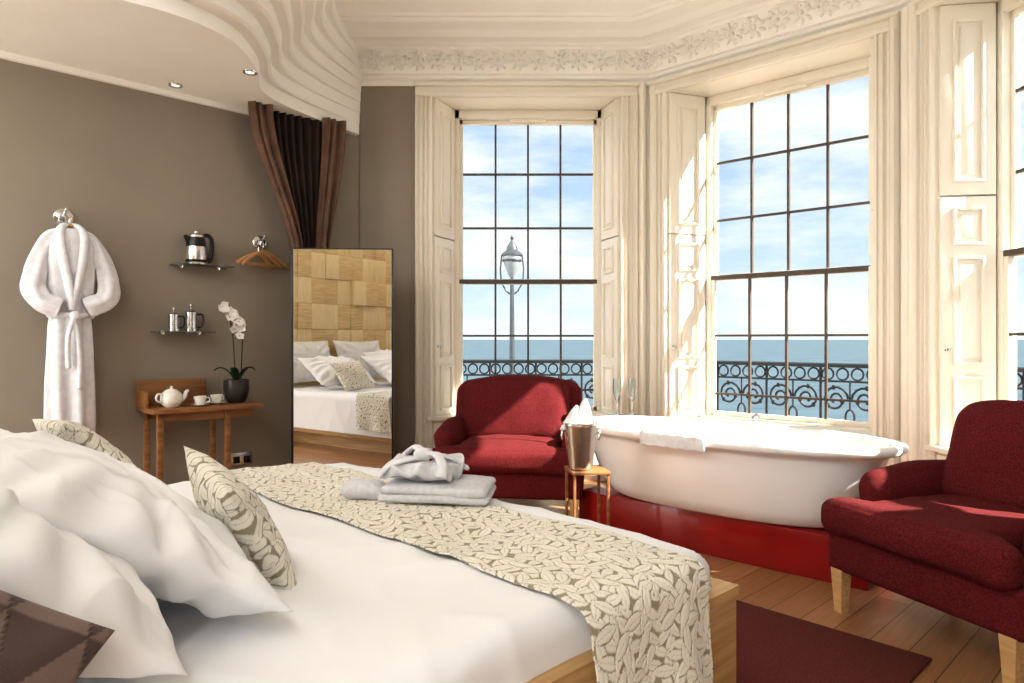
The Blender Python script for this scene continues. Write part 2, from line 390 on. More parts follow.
for (a,b_) in segs:
    d=(b_-a); L=d.length; d.normalize(); inn=Vector((d.y,-d.x))
    U=Vector((d.x,d.y,0)); 
    V=(Vector((inn.x,inn.y,0))*.075+Vector((0,0,.1))).normalized(); W_=U.cross(V)
    base=lambda s_,t: Vector((a.x,a.y,0))+U*s_+Vector((inn.x,inn.y,0))*(.088+.10*t**1.4)+Vector((0,0,3.212+.105*t**.8))
    N=int((L-.16)/.15)
    for k in range(N+1):
        s0_=.1+(L-.2)*k/max(N,1)
        fl=1 if k%2 else -1
        pts=[]
        for i in range(15):
            q=i/14*1.6*pi; rr=.052*(1-.6*i/14)
            pts.append(base(s0_+rr*math.cos(q)*1.1, max(0,min(1,.5+fl*rr*math.sin(q)/.10))))
        g.tube(pts,.010,5)
        for j in range(8):
            q=j/8*2*pi+k; du=math.cos(q)*.058; dv=math.sin(q)*.42
            ax0=(U*math.cos(q)+V*math.sin(q)).normalized(); ax1=W_.cross(ax0)
            ell(g,base(s0_+du,max(0,min(1,.5+dv))),(ax0,ax1,W_),(.028,.013,.022),6,4)
        ell(g,base(s0_,.5),(U,V,W_),(.016,.016,.024),6,4)
g.obj('trim_5',M_ceil,smooth=60,kind='structure')
ZB=2.72
bot=[(-.72,3.78),(-.1,3.72),(.6,3.66),(1.1,3.58),(1.45,3.68),(1.72,3.98),(1.92,4.32),(2.3,4.52),(2.84,4.68)]
top=[(-.72,3.0),(-.1,3.0),(.9,2.95),(1.5,3.0),(1.90,3.28),(2.12,3.72),(2.30,4.10),(2.54,4.38),(2.86,4.66)]
NB=8
cb=[catmull([(p[0],p[1],0) for p in c],10) for c in (bot,top)]
g=Geo(); rings=[]
zs=[ZB+(CEIL+.01-ZB)*i/NB for i in range(NB+1)]
for i in range(NB):
    f0=i/(NB-1)
    c=[cb[0][k].lerp(cb[1][k],f0) for k in range(len(cb[0]))]
    c2=[cb[0][k].lerp(cb[1][k],max(0,f0-.035)) for k in range(len(cb[0]))]
    rings.append((c2,zs[i])); rings.append((c,zs[i]+.012)); rings.append((c,zs[i+1]-.0))
vs=[];fs=[];nk=len(cb[0])
wallrow=[B(min(p.x,2.85),YL+.01,ZB) for p in cb[0]]
vs+=wallrow
for c,z in rings: vs+=[B(p.x,p.y,z) for p in c]
for i in range(len(rings)):
    for k in range(nk-1): fs.append([i*nk+k,i*nk+k+1,(i+1)*nk+k+1,(i+1)*nk+k])
g.add(vs,fs); g.obj('trim_6',M_ceil,smooth=30,kind='structure')
g=Geo(); g.prism([B(XB,YL)[:2],B(2.0,YL)[:2],B(2.0,YL-.03)[:2],B(XB,YL-.03)[:2]],ZB-.035,ZB); g.obj('trim_7',M_ceil,smooth=None,kind='structure')
g=Geo(); g.prism([B(XB,YL)[:2],B(2.87,YL)[:2],B(2.87,YL-.02)[:2],B(XB,YL-.02)[:2]],0,.16); g.obj('baseboard_left',M_trim,smooth=None,kind='structure')
def downlight(x,y,first=[None]):
    Mx=T(x,y,ZB-.001)
    if first[0] is None:
        e=thing('downlight','small round recessed chrome ceiling downlight','light',Mx,'recessed ceiling downlights')
        Geo().lathe([(.026,-.002),(.03,-.006),(.04,-.006),(.044,0),(.026,0)],24).obj('bezel',M_chrome,e)
        Geo().lathe([(0,-.001),(.026,-.002)],24).obj('lens',M_lens,e)
        first[0]=e
    else: copy_thing(first[0],Mx)
for (x,y) in ((-1.57,4.09),(-2.12,4.30)): downlight(x,y)
# ------------------------------------------------------------------ exterior
def quad(name,x0,x1,y0,y1,z,mat,kind='structure'):
    o=Geo().add([(x0,y0,z),(x1,y0,z),(x1,y1,z),(x0,y1,z)],[[0,1,2,3]]).obj(name,mat,smooth=None); o['kind']=kind
    return o
quad('sea',-9000,9000,-3000,9000,-9,M_sea)
o=Geo().add([tuple(B(XB-.02,-30,-.6)),tuple(B(XB-.02,40,-.6)),tuple(B(-60,40,-.6)),tuple(B(-60,-30,-.6))],[[0,1,2,3]]).obj('bounce_plane',M_bounce,smooth=None,kind='structure')  # unseen pale ground added behind the room to bounce light onto the ceiling
bp=[C0+Vector((-.8,0)),P1,P2,P3]
o=Geo().sweep([(-.42,.08),(-.42,.18),(-1.45,.16),(-1.45,.0),(-.42,0)],[tuple(p) for p in bp]).obj('balcony_floor',M_stone,smooth=None); o['kind']='structure'
def offs(path,d):
    P=[Vector(p) for p in path]; out=[]
    for i in range(len(P)):
        if i==0: dd=(P[1]-P[0]).normalized(); nn=Vector((dd.y,-dd.x));k=1
        elif i==len(P)-1: dd=(P[-1]-P[-2]).normalized(); nn=Vector((dd.y,-dd.x));k=1
        else:
            a=(P[i]-P[i-1]).normalized();c=(P[i+1]-P[i]).normalized(); n1=Vector((a.y,-a.x));n2=Vector((c.y,-c.x)); nn=(n1+n2).normalized();k=1/nn.dot(n1)
        out.append(P[i]+nn*d*k)
    return out
rp=offs(bp,-1.25)
rail=thing('balcony_railing','ornate black wrought iron balcony railing with scrollwork outside the windows','railing',T(0,0,.16))
ztr=.74
g=Geo(); g.sweep([(-.022,ztr-.015),(-.022,ztr+.01),(0,ztr+.02),(.022,ztr+.01),(.022,ztr-.015),(-.022,ztr-.015)],[tuple(p) for p in rp]); g.obj('top_rail',M_iron,rail)
for zz in (.05,ztr-.13):
    g=Geo(); g.sweep([(-.01,zz-.008),(-.01,zz+.008),(.01,zz+.008),(.01,zz-.008),(-.01,zz-.008)],[tuple(p) for p in rp]); g.obj('lower_rail',M_iron,rail)
g=Geo()
for i in range(3):
    a=rp[i]; b2=rp[i+1]; d=(b2-a); L=d.length; d.normalize(); n=max(1,round(L/.44)); w=L/n
    def pt(u,z): return (a.x+d.x*u,a.y+d.y*u,z)
    for k in range(n):
        u0=k*w
        Geo().tube([pt(u0,0),pt(u0,ztr)],.011,6).obj('upright_bar',M_iron,rail)
        for q in range(4):
            cx=u0+w*(q+.5)/4; g.tube([pt(cx+.045*math.cos(t*2*pi/12),ztr-.07+.048*math.sin(t*2*pi/12)) for t in range(12)],.008,5,closed=True)
        cx=u0+w/2; zc=.32; r0=.115
        for sg in (-1,1):
            for sv in (-1,1):
                pts=[]
                for t in range(26):
                    f=t/25; ang=f*3.4*pi; rr=r0*(1-.78*f)
                    pts.append(pt(cx+sg*(w*.25+rr*math.cos(ang+pi)*.9),zc+sv*(.14+rr*math.sin(ang))))
                g.tube(pts,.010,5)
                for t in (4,9,14):
                    c=Vector(pts[t]); ell(g,c,(Vector((d.x,d.y,0)),Vector((0,0,1)),Vector((-d.y,d.x,0))),(.018,.022,.008),6,4)
        g.tube([pt(cx+.035*math.cos(t*2*pi/12),zc+.06*math.sin(t*2*pi/12)) for t in range(12)],.009,5,closed=True)
        g.tube([pt(cx,.05),pt(cx,zc-.06)],.007,5); g.tube([pt(cx,zc+.06),pt(cx,ztr-.13)],.007,5)
g.obj('scrollwork',M_iron,rail)
quad('promenade',-60,60,8,24,-5.5,M_stone)
lamp=thing('street_lamp','grey promenade street lamp post with glass lantern','street lamp',T(.0,12,-5.5))
g=Geo(); g.lathe([(0,0),(.25,0),(.25,.3),(.16,.4),(.10,1.2),(.07,1.3),(.045,6.6),(.035,7.6),(.06,7.62),(.06,7.66),(.03,7.68),(0,7.7)],16); g.obj('post',M_post,lamp)
g=Geo(); g.lathe([(0,7.70),(.04,7.70),(.07,7.76),(.14,7.93),(.16,8.06),(.15,8.10),(0,8.10)],20); g.obj('lantern_glass',M_lampw,lamp)
g=Geo(); g.lathe([(.18,8.08),(.18,8.12),(.10,8.18),(.09,8.24),(.04,8.32),(.02,8.36),(.035,8.40),(.0,8.46)],20)
for sg in (-1,1):
    g.tube([(sg*.02,0,7.40),(sg*.1,0,7.46),(sg*.19,0,7.62),(sg*.205,0,7.85),(sg*.18,0,8.1)],.016,6)
g.lathe([(.165,7.98),(.175,8.0),(.165,8.02)],20)
g.obj('lantern_cap',M_post,lamp)
# ------------------------------------------------------------------ bed
X0,X1,Y0,Y1=-.60,1.60,.95,2.72; ZT=.565
bed=thing('bed','large oak platform bed with tall oak block headboard','bed',TB(0,0,0))
fx0,fx1,fy0,fy1=X0,1.70,.90,2.77
g=Geo()
g.box(((fx0+fx1)/2,fy0+.02,.29),(fx1-fx0,.04,.29),.004); g.box(((fx0+fx1)/2,fy1-.02,.27),(fx1-fx0,.04,.25),.004)
g.box((fx1-.02,(fy0+fy1)/2,.29),(.04,fy1-fy0-.004,.29),.004); g.box(((fx0+fx1)/2,(fy0+fy1)/2,.2),(fx1-fx0-.09,fy1-fy0-.09,.06))
g.box(((fx0+fx1)/2-.1,(fy0+fy1)/2,.085),(fx1-fx0-.35,fy1-fy0-.3,.17))
g.obj('bed_frame',M_oak,bed)
g=Geo(); g.prism([(1.50,fy0-.004),(fx1+.004,fy0-.004),(fx1+.004,fy1),(1.50,fy1)],.436,.462); g.obj('foot_ledge',M_oak,bed,smooth=None)
g=Geo(); g.prism([(fx0,fy0-.003),(1.499,fy0-.003),(1.499,fy0+.06),(fx0,fy0+.06)],.436,.458); g.obj('side_ledge',M_oak,bed,smooth=None)
g=Geo(); g.soft((X1-X0-.03,Y1-Y0-.03,.30),.05,c=((X0+X1)/2,(Y0+Y1)/2,.395),n=4); g.obj('mattress',M_mattress,bed)
g=Geo(); hbx=X0-.05
rs=random.Random(3)
g.box((hbx-.05,.20+8*.205,8*.155),(.03,8*.41,8*.31-.004))
for i in range(8):
    for j in range(8):
        y=.20+i*.41; z=.0+j*.31
        off=.07 if (i,j)==(2,5) else rs.choice([0,0,0,.008,.02])
        g.box((hbx-.01+off/2,y+.205,z+.155),(.05+off,.407,.307),.003)
g.obj('headboard',M_head,bed)
def fold(p,lo,hi,r):
    if p>hi-r:
        q=p-(hi-r)
        if q<r*pi/2: return hi-r+r*math.sin(q/r), r*(1-math.cos(q/r))
        return hi, r+(q-r*pi/2)
    if p<lo+r:
        q=(lo+r)-p
        if q<r*pi/2: return lo+r-r*math.sin(q/r), r*(1-math.cos(q/r))
        return lo, r+(q-r*pi/2)
    return p,0.0
def ridge(v): return 1-abs(noise.noise(v))*2
def cloth_grid(us,vs_,posf,dispf):
    nu,nv=len(us),len(vs_); V=[]
    for u in us:
        for v in vs_: V.append(Vector(posf(u,v)))
    F=[[i*nv+j,(i+1)*nv+j,(i+1)*nv+j+1,i*nv+j+1] for i in range(nu-1) for j in range(nv-1)]
    me=bpy.data.meshes.new('tmp'); me.from_pydata([tuple(v) for v in V],[],F); me.update()
    out=[]
    k=0
    for u in us:
        for v in vs_:
            n=Vector(me.vertices[k].normal)
            out.append(V[k]+n*dispf(u,v)); k+=1
    bpy.data.meshes.remove(me)
    return out,F
def dposf(u,v):
    x,dx=fold(u,X0,X1+.015,.05); y,dy=fold(v,Y0-.015,Y1+.065,.06)
    return (x,y,ZT-max(dx,dy))
def ddisp(u,v):
    w=.010*noise.noise(Vector((u*2.2,v*2.2,0)))
    w+=.011*(max(0,ridge(Vector((u*1.0+v*.7,v*2.0-u*.8,3))))**4-.3)
    w+=.005*(max(0,ridge(Vector((u*4+v*1.5,v*3-u*2,9))))**3-.3)
    return w+.007
us=np.linspace(X0-.02,X1+.13,190); vv=np.linspace(Y0-.15,Y1+.42,200)
V,F=cloth_grid(us,vv,dposf,ddisp)
V=[B(p.x,p.y,p.z) for p in V]
duv=Geo().add(V,F).obj('duvet',M_linen,smooth=180); tag(duv,'white cotton duvet smoothed over the bed','bedding')
md=duv.modifiers.new('s','SOLIDIFY'); md.thickness=.012; md.offset=-1
def leafpat(U,V,seed=1,sp=.05):
    rs=np.random.RandomState(seed); m=np.zeros((len(U),len(V)))
    u0,u1=U[0],U[-1]; v0,v1=V[0],V[-1]
    A=[]; q=sp/.05
    gu=int((u1-u0+.1)/(.034*q))+1; gv=int((v1-v0+.1)/(.028*q))+1
    for a in range(gu):
        for b in range(gv):
            x=u0-.05+(a+.5*(b%2))*.034*q+rs.uniform(-.007,.007); y=v0-.05+b*.028*q+rs.uniform(-.007,.007)
            fl=2.0*math.sin(x*8+1.5*math.sin(y*5+seed))+1.4*math.sin(y*7+seed)
            A.append((x,y,fl+(.7 if (a+b)%2 else -.7)+rs.uniform(-.2,.2),rs.uniform(.85,1.12)))
    rs.shuffle(A)
    for (cu,cv,ang,sc) in A:
        Ln=.036*sc*q; Wd=.0165*sc*q
        i0,i1=np.searchsorted(U,[cu-.045,cu+.045]); j0,j1=np.searchsorted(V,[cv-.045,cv+.045])
        if i1>i0 and j1>j0:
            uu=U[i0:i1,None]-cu; w=V[None,j0:j1]-cv
            a=(uu*math.cos(ang)+w*math.sin(ang))/Ln; b=(-uu*math.sin(ang)+w*math.cos(ang))/Wd
            e=np.abs(b)/np.maximum(1e-3,(1-np.clip(np.abs(a),0,1)**2)); ins=(np.abs(a)<1)&(e<1)
            val=np.where(e<.82,1.0-.15*e,.0)
            val=np.where((np.abs(b)<.07)&(a<.6),.62,val)
            sub=m[i0:i1,j0:j1]; sub[ins]=val[ins]
    return m
def runner():
    xa,xb=1.03,1.47; off=.012; nu=190
    us=np.linspace(xa,xb,nu); ya=Y0-.38; yb=Y1+.40; nv=1000; vs_=np.linspace(ya,yb,nv)
    pat=leafpat(us,vs_,5,.05)
    lo,hi=Y0-.085,Y1+.09
    def pf(u,v):
        y,dy=fold(v,lo,hi,.05)
        flare=0
        if dy>.05: flare=.018*math.sin(u*24+1)*(dy-.05)/.25+.015*(dy-.05)/.25
        yy=y-flare if v<1.5 else y+flare
        return (u+.02*math.sin(v*1.7)+ (0.09*max(0,dy-.03)),yy,ZT+off-dy)
    def df(u,v):
        y,dy=fold(v,lo,hi,.05)
        return ddisp(u,v)*(1 if dy<.02 else .4)+.0018*pat[min(nu-1,int(round((u-xa)/(xb-xa)*(nu-1)))),min(nv-1,int(round((v-ya)/(yb-ya)*(nv-1))))]
    V,F=cloth_grid(us,vs_,pf,df)
    V=[B(p.x,p.y,p.z) for p in V]
    o=Geo().add(V,F).obj('bed_runner',M_runner,smooth=180,attr=pat.reshape(-1)); tag(o,'cream runner with taupe leaf embroidery across the bed foot','bed runner')
    md=o.modifiers.new('s','SOLIDIFY'); md.thickness=.004; md.offset=-1
runner()
def pillow(name,w,h,t,mat,M,label,cat,seed=0,wr=.010,n=64,pat=None,pinch=.07,group=None,ex=2.4):
    U=np.linspace(-1,1,n); vs=[];fs=[];at=[]
    P=None
    if pat=='leaf': P=leafpat(U*w/2,U*h/2,seed+3,.05)
    if pat=='tri':
        a=(U[:,None]*w/2+0*U[None,:]); b=(U[None,:]*h/2+0*U[:,None]); S=.09
        fb=(b/S)%1; rw=np.floor(b/S); fa=((a/S)+.5*(rw%2))%1
        P=((np.abs(fa-.5)*2)<(1-fb)).astype(float)
    def pos(u,v,sg):
        x=w/2*u*(1-pinch*math.cos(v*pi/2)); y=h/2*v*(1-pinch*math.cos(u*pi/2))
        f=max(0,(1-abs(u)**ex)*(1-abs(v)**ex))**.6
        z=sg*t/2*f
        q=Vector((x*5+seed*3.1,y*5,sg*2+seed)); k=min(1,f*2.5)
        rad=math.atan2(v,u); edge=(1-f)
        z+=sg*k*(wr*1.5*noise.noise(q*.7)+wr*1.2*(max(0,ridge(Vector((x*2+y*3,y*2-x*4,seed+sg))))**4-.3)+wr*.6*(max(0,ridge(Vector((x*9+y*4,y*7-x*6,seed+sg+5))))**3-.3)+wr*1.7*edge*math.sin(rad*15+seed+3*noise.noise(q)))
        return (x,y,z)
    idx={}
    for sg in (1,-1):
        for i,u in enumerate(U):
            for j,v in enumerate(U):
                bd=i in(0,n-1) or j in (0,n-1)
                if sg==-1 and bd: idx[(sg,i,j)]=idx[(1,i,j)]; continue
                idx[(sg,i,j)]=len(vs); vs.append(pos(u,v,sg))
                if P is not None: at.append(P[i,j])
        for i in range(n-1):
            for j in range(n-1):
                q=[idx[(sg,i,j)],idx[(sg,i+1,j)],idx[(sg,i+1,j+1)],idx[(sg,i,j+1)]]
                fs.append(q if sg>0 else q[::-1])
    o=Geo().add(vs,fs).obj(name,mat,smooth=180,M=M,attr=at if P is not None else None)
    tag(o,label,cat,group); return o
def PM(X,Y,z,al,yaw=0,roll=0):
    a=math.radians(al)
    R=Matrix(((0,-math.cos(a),math.sin(a),0),(1,0,0,0),(0,math.sin(a),math.cos(a),0),(0,0,0,1)))
    return Matrix.Translation(B(X,Y,z))@RZ@Matrix.Rotation(math.radians(yaw),4,'Z')@R@Matrix.Rotation(math.radians(roll),4,'Z')
WP='plump white cotton pillow standing against the headboard'
G='white bed pillows'
pillow('pillow',.76,.56,.20,M_linen,PM(.36,1.58,.765,31,-4,3),'plump white pillow reclining beside the leaf cushion','pillow',1,group=G,wr=.011,n=100)
pillow('pillow',.70,.58,.21,M_linen,PM(.12,1.37,.80,35,0,-4),'plump white pillow resting at the bed side edge','pillow',2,group=G,wr=.011,n=100)
pillow('pillow',.74,.52,.22,M_linen,PM(.22,2.36,.77,32,2,2),'white pillow beside the second leaf cushion','pillow',3,group=G,wr=.009)
pillow('pillow',.76,.52,.16,M_linen,PM(-.42,1.45,.86,70,0,0),WP,'pillow',4,group=G)
pillow('pillow',.76,.52,.16,M_linen,PM(-.42,2.28,.86,70,0,0),WP,'pillow',5,group=G)
pillow('cushion',.36,.34,.12,M_runner,PM(.645,1.585,.69,60,-10,10),'cream square cushion with taupe leaf embroidery','cushion',6,n=170,pat='leaf',wr=.004)
pillow('cushion',.40,.38,.12,M_runner,PM(.54,2.44,.735,48,5,-4),'leaf embroidered cushion leaning on a white pillow','cushion',7,n=150,pat='leaf',wr=.004)
a=math.radians(64)
RF=Matrix(((1,0,0,0),(0,math.cos(a),-math.sin(a),0),(0,math.sin(a),math.cos(a),0),(0,0,0,1)))
pillow('cushion',.40,.40,.11,M_brown,Matrix.Translation(B(-.055,.92,.745))@RZ@RF@Matrix.Rotation(-.7,4,'Z'),'brown cushion woven with triangle pattern','cushion',8,n=120,pat='tri',wr=.004)
def towel_stack():
    bm_=TB(1.42,1.83,ZT+.019,math.radians(-50))
    t=Geo()
    for k,(sx,sy,sz) in enumerate(((.36,.24,.026),(.35,.23,.026))):
        t.soft((sx,sy,sz),.013,(0,0,.005),8,c=(0,0,.018+k*.026),wr=.008,seed=k)
    o=t.obj('folded_towel',M_towel,M=bm_,smooth=180); tag(o,'folded white bath towel lying on the bed runner','towel')
    t=Geo(); t.soft((.24,.19,.042),.021,(0,0,.012),20,c=(-.06,.0,.098),wr=.034,seed=5,wf=15)
    o=t.obj('folded_bathrobe',M_towel,M=bm_,smooth=180); tag(o,'folded pale cotton robe with knotted belt on towel','bathrobe')
    g=Geo(); g.tube(catmull([(-.19,-.07,.08),(-.15,-.05,.12),(-.06,-.01,.138),(.02,.02,.136),(.08,.07,.09)],8),.022,8,flat=.4); 
    g.tube(catmull([(-.05,-.01,.142),(-.09,.04,.165),(-.13,.05,.14),(-.14,.02,.125)],8),.018,8,flat=.45)
    g.tube(catmull([(-.05,-.01,.142),(.0,-.05,.155),(.03,-.09,.125),(.03,-.11,.09)],8),.018,8,flat=.45)
    g.soft((.06,.05,.034),.015,(0,0,.005),4,c=(-.05,-.01,.146),wr=.012,seed=3)
    g.obj('belt',M_robe,o,smooth=180)
    t=Geo(); t.soft((.13,.13,.04),.02,(0,0,.01),12,c=(-.25,-.02,.03),wr=.03,seed=9,wf=12); o=t.obj('face_towel',M_towel,M=bm_,smooth=180); tag(o,'crumpled white face towel beside the folded towel','towel')
towel_stack()
# ------------------------------------------------------------------ bath
DB=Vector((.743,-.669)); ab=math.atan2(DB.y,DB.x)
ZP=.215
g=Geo(); g.box((-.0,0,ZP/2),(1.58,.44,ZP),.004); o=g.obj('bath_plinth',M_red,M=T(1.136,3.72,0,ab)); tag(o,'red lacquered wooden plinth under the bath','plinth')
bath=thing('bathtub','white freestanding oval double ended bathtub on a red plinth','bathtub',T(1.136,3.72,ZP,ab))
prof=[(.58,.20,0),(.63,.24,.003),(.67,.275,.02),(.72,.305,.08),(.765,.33,.18),(.80,.35,.27),(.82,.362,.34),(.84,.372,.362),(.885,.405,.372),(.897,.415,.382),(.90,.418,.396),(.893,.413,.408),(.87,.395,.413),(.84,.37,.411),(.822,.352,.40),(.80,.335,.36),(.76,.31,.26),(.70,.28,.15),(.62,.24,.08),(.5,.18,.055),(.25,.09,.05),(0.01,.01,.05)]
n=72; vs=[];fs=[]
for (a,b_,z) in prof:
    for k in range(n):
        t=2*pi*k/n; cc=math.cos(t); ss=math.sin(t); e=2/2.3
        vs.append((a*math.copysign(abs(cc)**e,cc),b_*math.copysign(abs(ss)**e,ss),z))
for i in range(len(prof)-1):
    for k in range(n): fs.append([i*n+k,i*n+(k+1)%n,(i+1)*n+(k+1)%n,(i+1)*n+k])
fs.append(list(range(n))[::-1])
g=Geo().add(vs,fs); g.obj('tub_shell',M_tub,bath,smooth=60)
g=Geo(); g.lathe([(0,.0),(.018,0),(.018,.015),(.01,.02),(.01,.045),(0,.048)],20,Matrix.Translation((.05,.385,.412)))
g.tube(catmull([(.05,.385,.455),(.05,.36,.468),(.05,.32,.462),(.05,.305,.445)],6),.008,8); g.obj('tap',M_chrome,bath)
pts=catmull([(0,-.29,.34),(0,-.325,.398),(0,-.36,.42),(0,-.40,.42),(0,-.430,.405),(0,-.428,.35)],5)
vs=[];fs=[]; nu=24
for i in range(nu+1):
    u=-.24+.36*i/nu
    for p in pts: 
        sh=.415*(1-abs((u)/.9)**2.3)**(1/2.3)-.415
        vs.append((u,p.y-sh,p.z+.003*math.sin(i*1.3)+.006))
m=len(pts)
for i in range(nu):
    for j in range(m-1): fs.append([i*m+j,(i+1)*m+j,(i+1)*m+j+1,i*m+j+1])
o=Geo().add(vs,fs).obj('bath_towel',M_towelw,M=T(1.136,3.72,ZP,ab),smooth=180); md=o.modifiers.new('s','SOLIDIFY'); md.thickness=.012; md.offset=1; tag(o,'white towel folded over the rim of the bathtub','towel')
def flute(M,first=[None]):
    if first[0] is None:
        e=thing('champagne_flute','tall clear champagne flute standing on the bath rim','glass',M,'champagne flutes on the bath rim')
        Geo().lathe([(0,0),(.032,0),(.032,.004),(.007,.01),(.005,.02),(.005,.085)],20).obj('stem',M_glass,e)
        Geo().lathe([(.005,.085),(.013,.095),(.025,.13),(.029,.17),(.026,.235),(.0235,.235),(.026,.17),(.022,.13),(.01,.1),(0,.092)],20).obj('bowl',M_glass,e)
        first[0]=e
    else: copy_thing(first[0],M)
bw=T(1.136,3.72,ZP,ab)
for (u,v) in ((-.81,.22),(-.74,.29)): 
    p=bw@Vector((u,v,.414)); flute(T(p.x,p.y,p.z))
# ------------------------------------------------------------------ armchairs
def armchair(M,label,W=.84):
    e=thing('armchair',label,'armchair',M,'burgundy armchairs')
    D=.82
    g=Geo(); g.soft((W-.02,D-.1,.17),.025,(0,.01,0),6,c=(0,.0,.255)); g.obj('seat_base',M_burg,e,smooth=60)
    def tsh(P):
        P=P.copy(); 
        k=max(0,min(1,(-P.y-.20)/.05)); k=k*k*(3-2*k)
        P.x*=1+k*((W-.02)/(W-.30)-1); return P
    g=Geo(); g.soft((W-.30,D-.16,.145),.045,(.0,.012,.022),22,c=(0,-.085,.40),wr=.010,seed=2,shape=tsh); g.obj('seat_cushion',M_burg,e,smooth=180)
    for sg in (-1,1):
        def shp(P,sg=sg):
            P=P.copy(); k=(P.z+.16)/.32
            P.x+=sg*.035*max(0,k)**2
            P.z-=.03*max(0,(-P.y)/.3); return P
        g=Geo(); g.soft((.15,.58,.30),.07,(.0,.01,.012),9,c=(sg*(W/2-.085),.09,.43),shape=shp,wr=.005); g.obj('armrest',M_burg,e,smooth=180)
    def bsh(P):
        P=P.copy(); k=(P.z+.28)/.56; P.y+=.16*k; P.z-=.035*(abs(P.x)/.38)**2.5*max(0,k)
        return P
    g=Geo(); g.soft((W-.06,.16,.54),.07,(.0,.02,.01),10,c=(0,.27,.585),shape=bsh,wr=.004); g.obj('backrest',M_burg,e,smooth=180)
    def bsh2(P):
        P=P.copy(); k=(P.z+.22)/.44; P.y+=.135*k; P.z-=.02*(P.x/.3)**2*k
        return P
    g=Geo(); g.soft((W-.24,.14,.42),.06,(.01,.035,.01),14,c=(0,.17,.65),shape=bsh2,wr=.012,seed=4); g.obj('back_cushion',M_burg,e,smooth=180)
    for (x,y) in ((-W/2+.06,-.33),(W/2-.06,-.33),(-W/2+.08,.33),(W/2-.08,.33)):
        g=Geo(); vs=[(-.028,-.028,.18),(.028,-.028,.18),(.028,.028,.18),(-.028,.028,.18),(-.018,-.018,0),(.018,-.018,0),(.018,.018,0),(-.018,.018,0)]
        g.add(vs,[[0,1,2,3],[7,6,5,4],[0,4,5,1],[1,5,6,2],[2,6,7,3],[3,7,4,0]]); o=g.obj('leg',M_oak,e,smooth=None,M=Matrix.Translation((x,y,0)))
    return e
armchair(T(0.0,4.40,0,math.radians(-7)),'burgundy linen armchair beside the window and champagne stand',.94)
ang=math.degrees(math.atan2(-.59,.22))
armchair(T(1.78,2.60,0,math.radians(ang)),'burgundy linen armchair with wooden legs in sunlight by the bath',.80)
st=thing('side_table','slim square wooden side table holding an ice bucket','table',T(.39,3.55,0,.15))
g=Geo(); g.box((0,0,.438),(.20,.20,.016),.003); g.obj('table_top',M_oakd,st)
for sx in(-1,1):
    for sy in (-1,1):
        g=Geo(); g.box((sx*.088,sy*.088,.215),(.014,.014,.43),.002); g.obj('leg',M_oakd,st)
bk=thing('ice_bucket','polished steel champagne bucket holding a bottle in a napkin','ice bucket',T(.355,3.54,.447))
Geo().lathe([(0,0),(.056,0),(.062,.006),(.072,.09),(.088,.225),(.094,.23),(.094,.24),(.088,.243),(.084,.23),(.068,.09),(.056,.01),(0,.01)],40).obj('bucket_body',M_steel,bk)
for sg in (-1,1):
    g=Geo(); g.tube([(sg*(.094+.002),.028*math.cos(t*2*pi/16),.18+.028*math.sin(t*2*pi/16)) for t in range(16)],.004,6,closed=True); g.lathe([(0,-.006),(.01,-.004),(.01,.004),(0,.008)],12,Matrix.Translation((sg*.088,0,.205))); g.obj('ring_handle',M_steel,bk)
bt=thing('champagne_bottle','green champagne bottle wrapped in white napkin','bottle',T(.345,3.54,.462))
Geo().lathe([(0,0),(.038,0),(.04,.01),(.04,.15),(.032,.19),(.015,.24),(.014,.28),(.016,.285),(.016,.295),(0,.298)],24).obj('bottle_body',M_bottle,bt,M=Matrix.Rotation(.1,4,'Y'))
g=Geo()
for (ox,hh_,ph) in ((.015,.145,0),(-.03,.11,1.7)):
    vs=[];fs=[];nn=32
    for i in range(14):
        f=i/13; r=.046*(1-f)**.8+.005; z=.205+hh_*f
        for k in range(nn):
            a=2*pi*k/nn; rr=r*(1+.30*math.sin(a*4+f*2+ph)*(1-.4*f))
            vs.append((ox+rr*math.cos(a)+.02*f,rr*math.sin(a)*.8,z+.018*math.sin(a*3+1)*(1-f)))
    for i in range(13):
        for k in range(nn): fs.append([i*nn+k,i*nn+(k+1)%nn,(i+1)*nn+(k+1)%nn,(i+1)*nn+k])
    g.add(vs,fs)
g.obj('napkin',M_towelw,bt,smooth=180)
# ------------------------------------------------------------------ mirror
nx,ny=.075,-.997
ma=math.atan2(ny,nx)+pi/2
mir=thing('floor_mirror','tall rectangular standing mirror with thin black edge','mirror',T(-1.165,4.70,0,ma))
g=Geo(); w=.68;hm=1.745
g.box((0,.02,hm/2),(w-.01,.03,hm-.01)); g.box((-w/2,.008,hm/2),(.012,.04,hm),.002); g.box((w/2,.008,hm/2),(.012,.04,hm),.002); g.box((0,.008,hm-.004),(w,.04,.008)); g.box((0,.008,.01),(w,.04,.02)); g.obj('mirror_frame',M_black,mir)
g=Geo(); g.add([(-w/2+.006,0,.02),(w/2-.006,0,.02),(w/2-.006,0,hm-.008),(-w/2+.006,0,hm-.008)],[[0,1,2,3]]); g.obj('mirror_glass',M_mirror,mir,smooth=None)
g=Geo(); g.box((0,.20,.02),(.4,.03,.03)); 
for sx in (-.18,.18): g.tube([(sx,.03,1.2),(sx,.21,.02)],.012,8)
g.obj('easel_leg',M_black,mir)
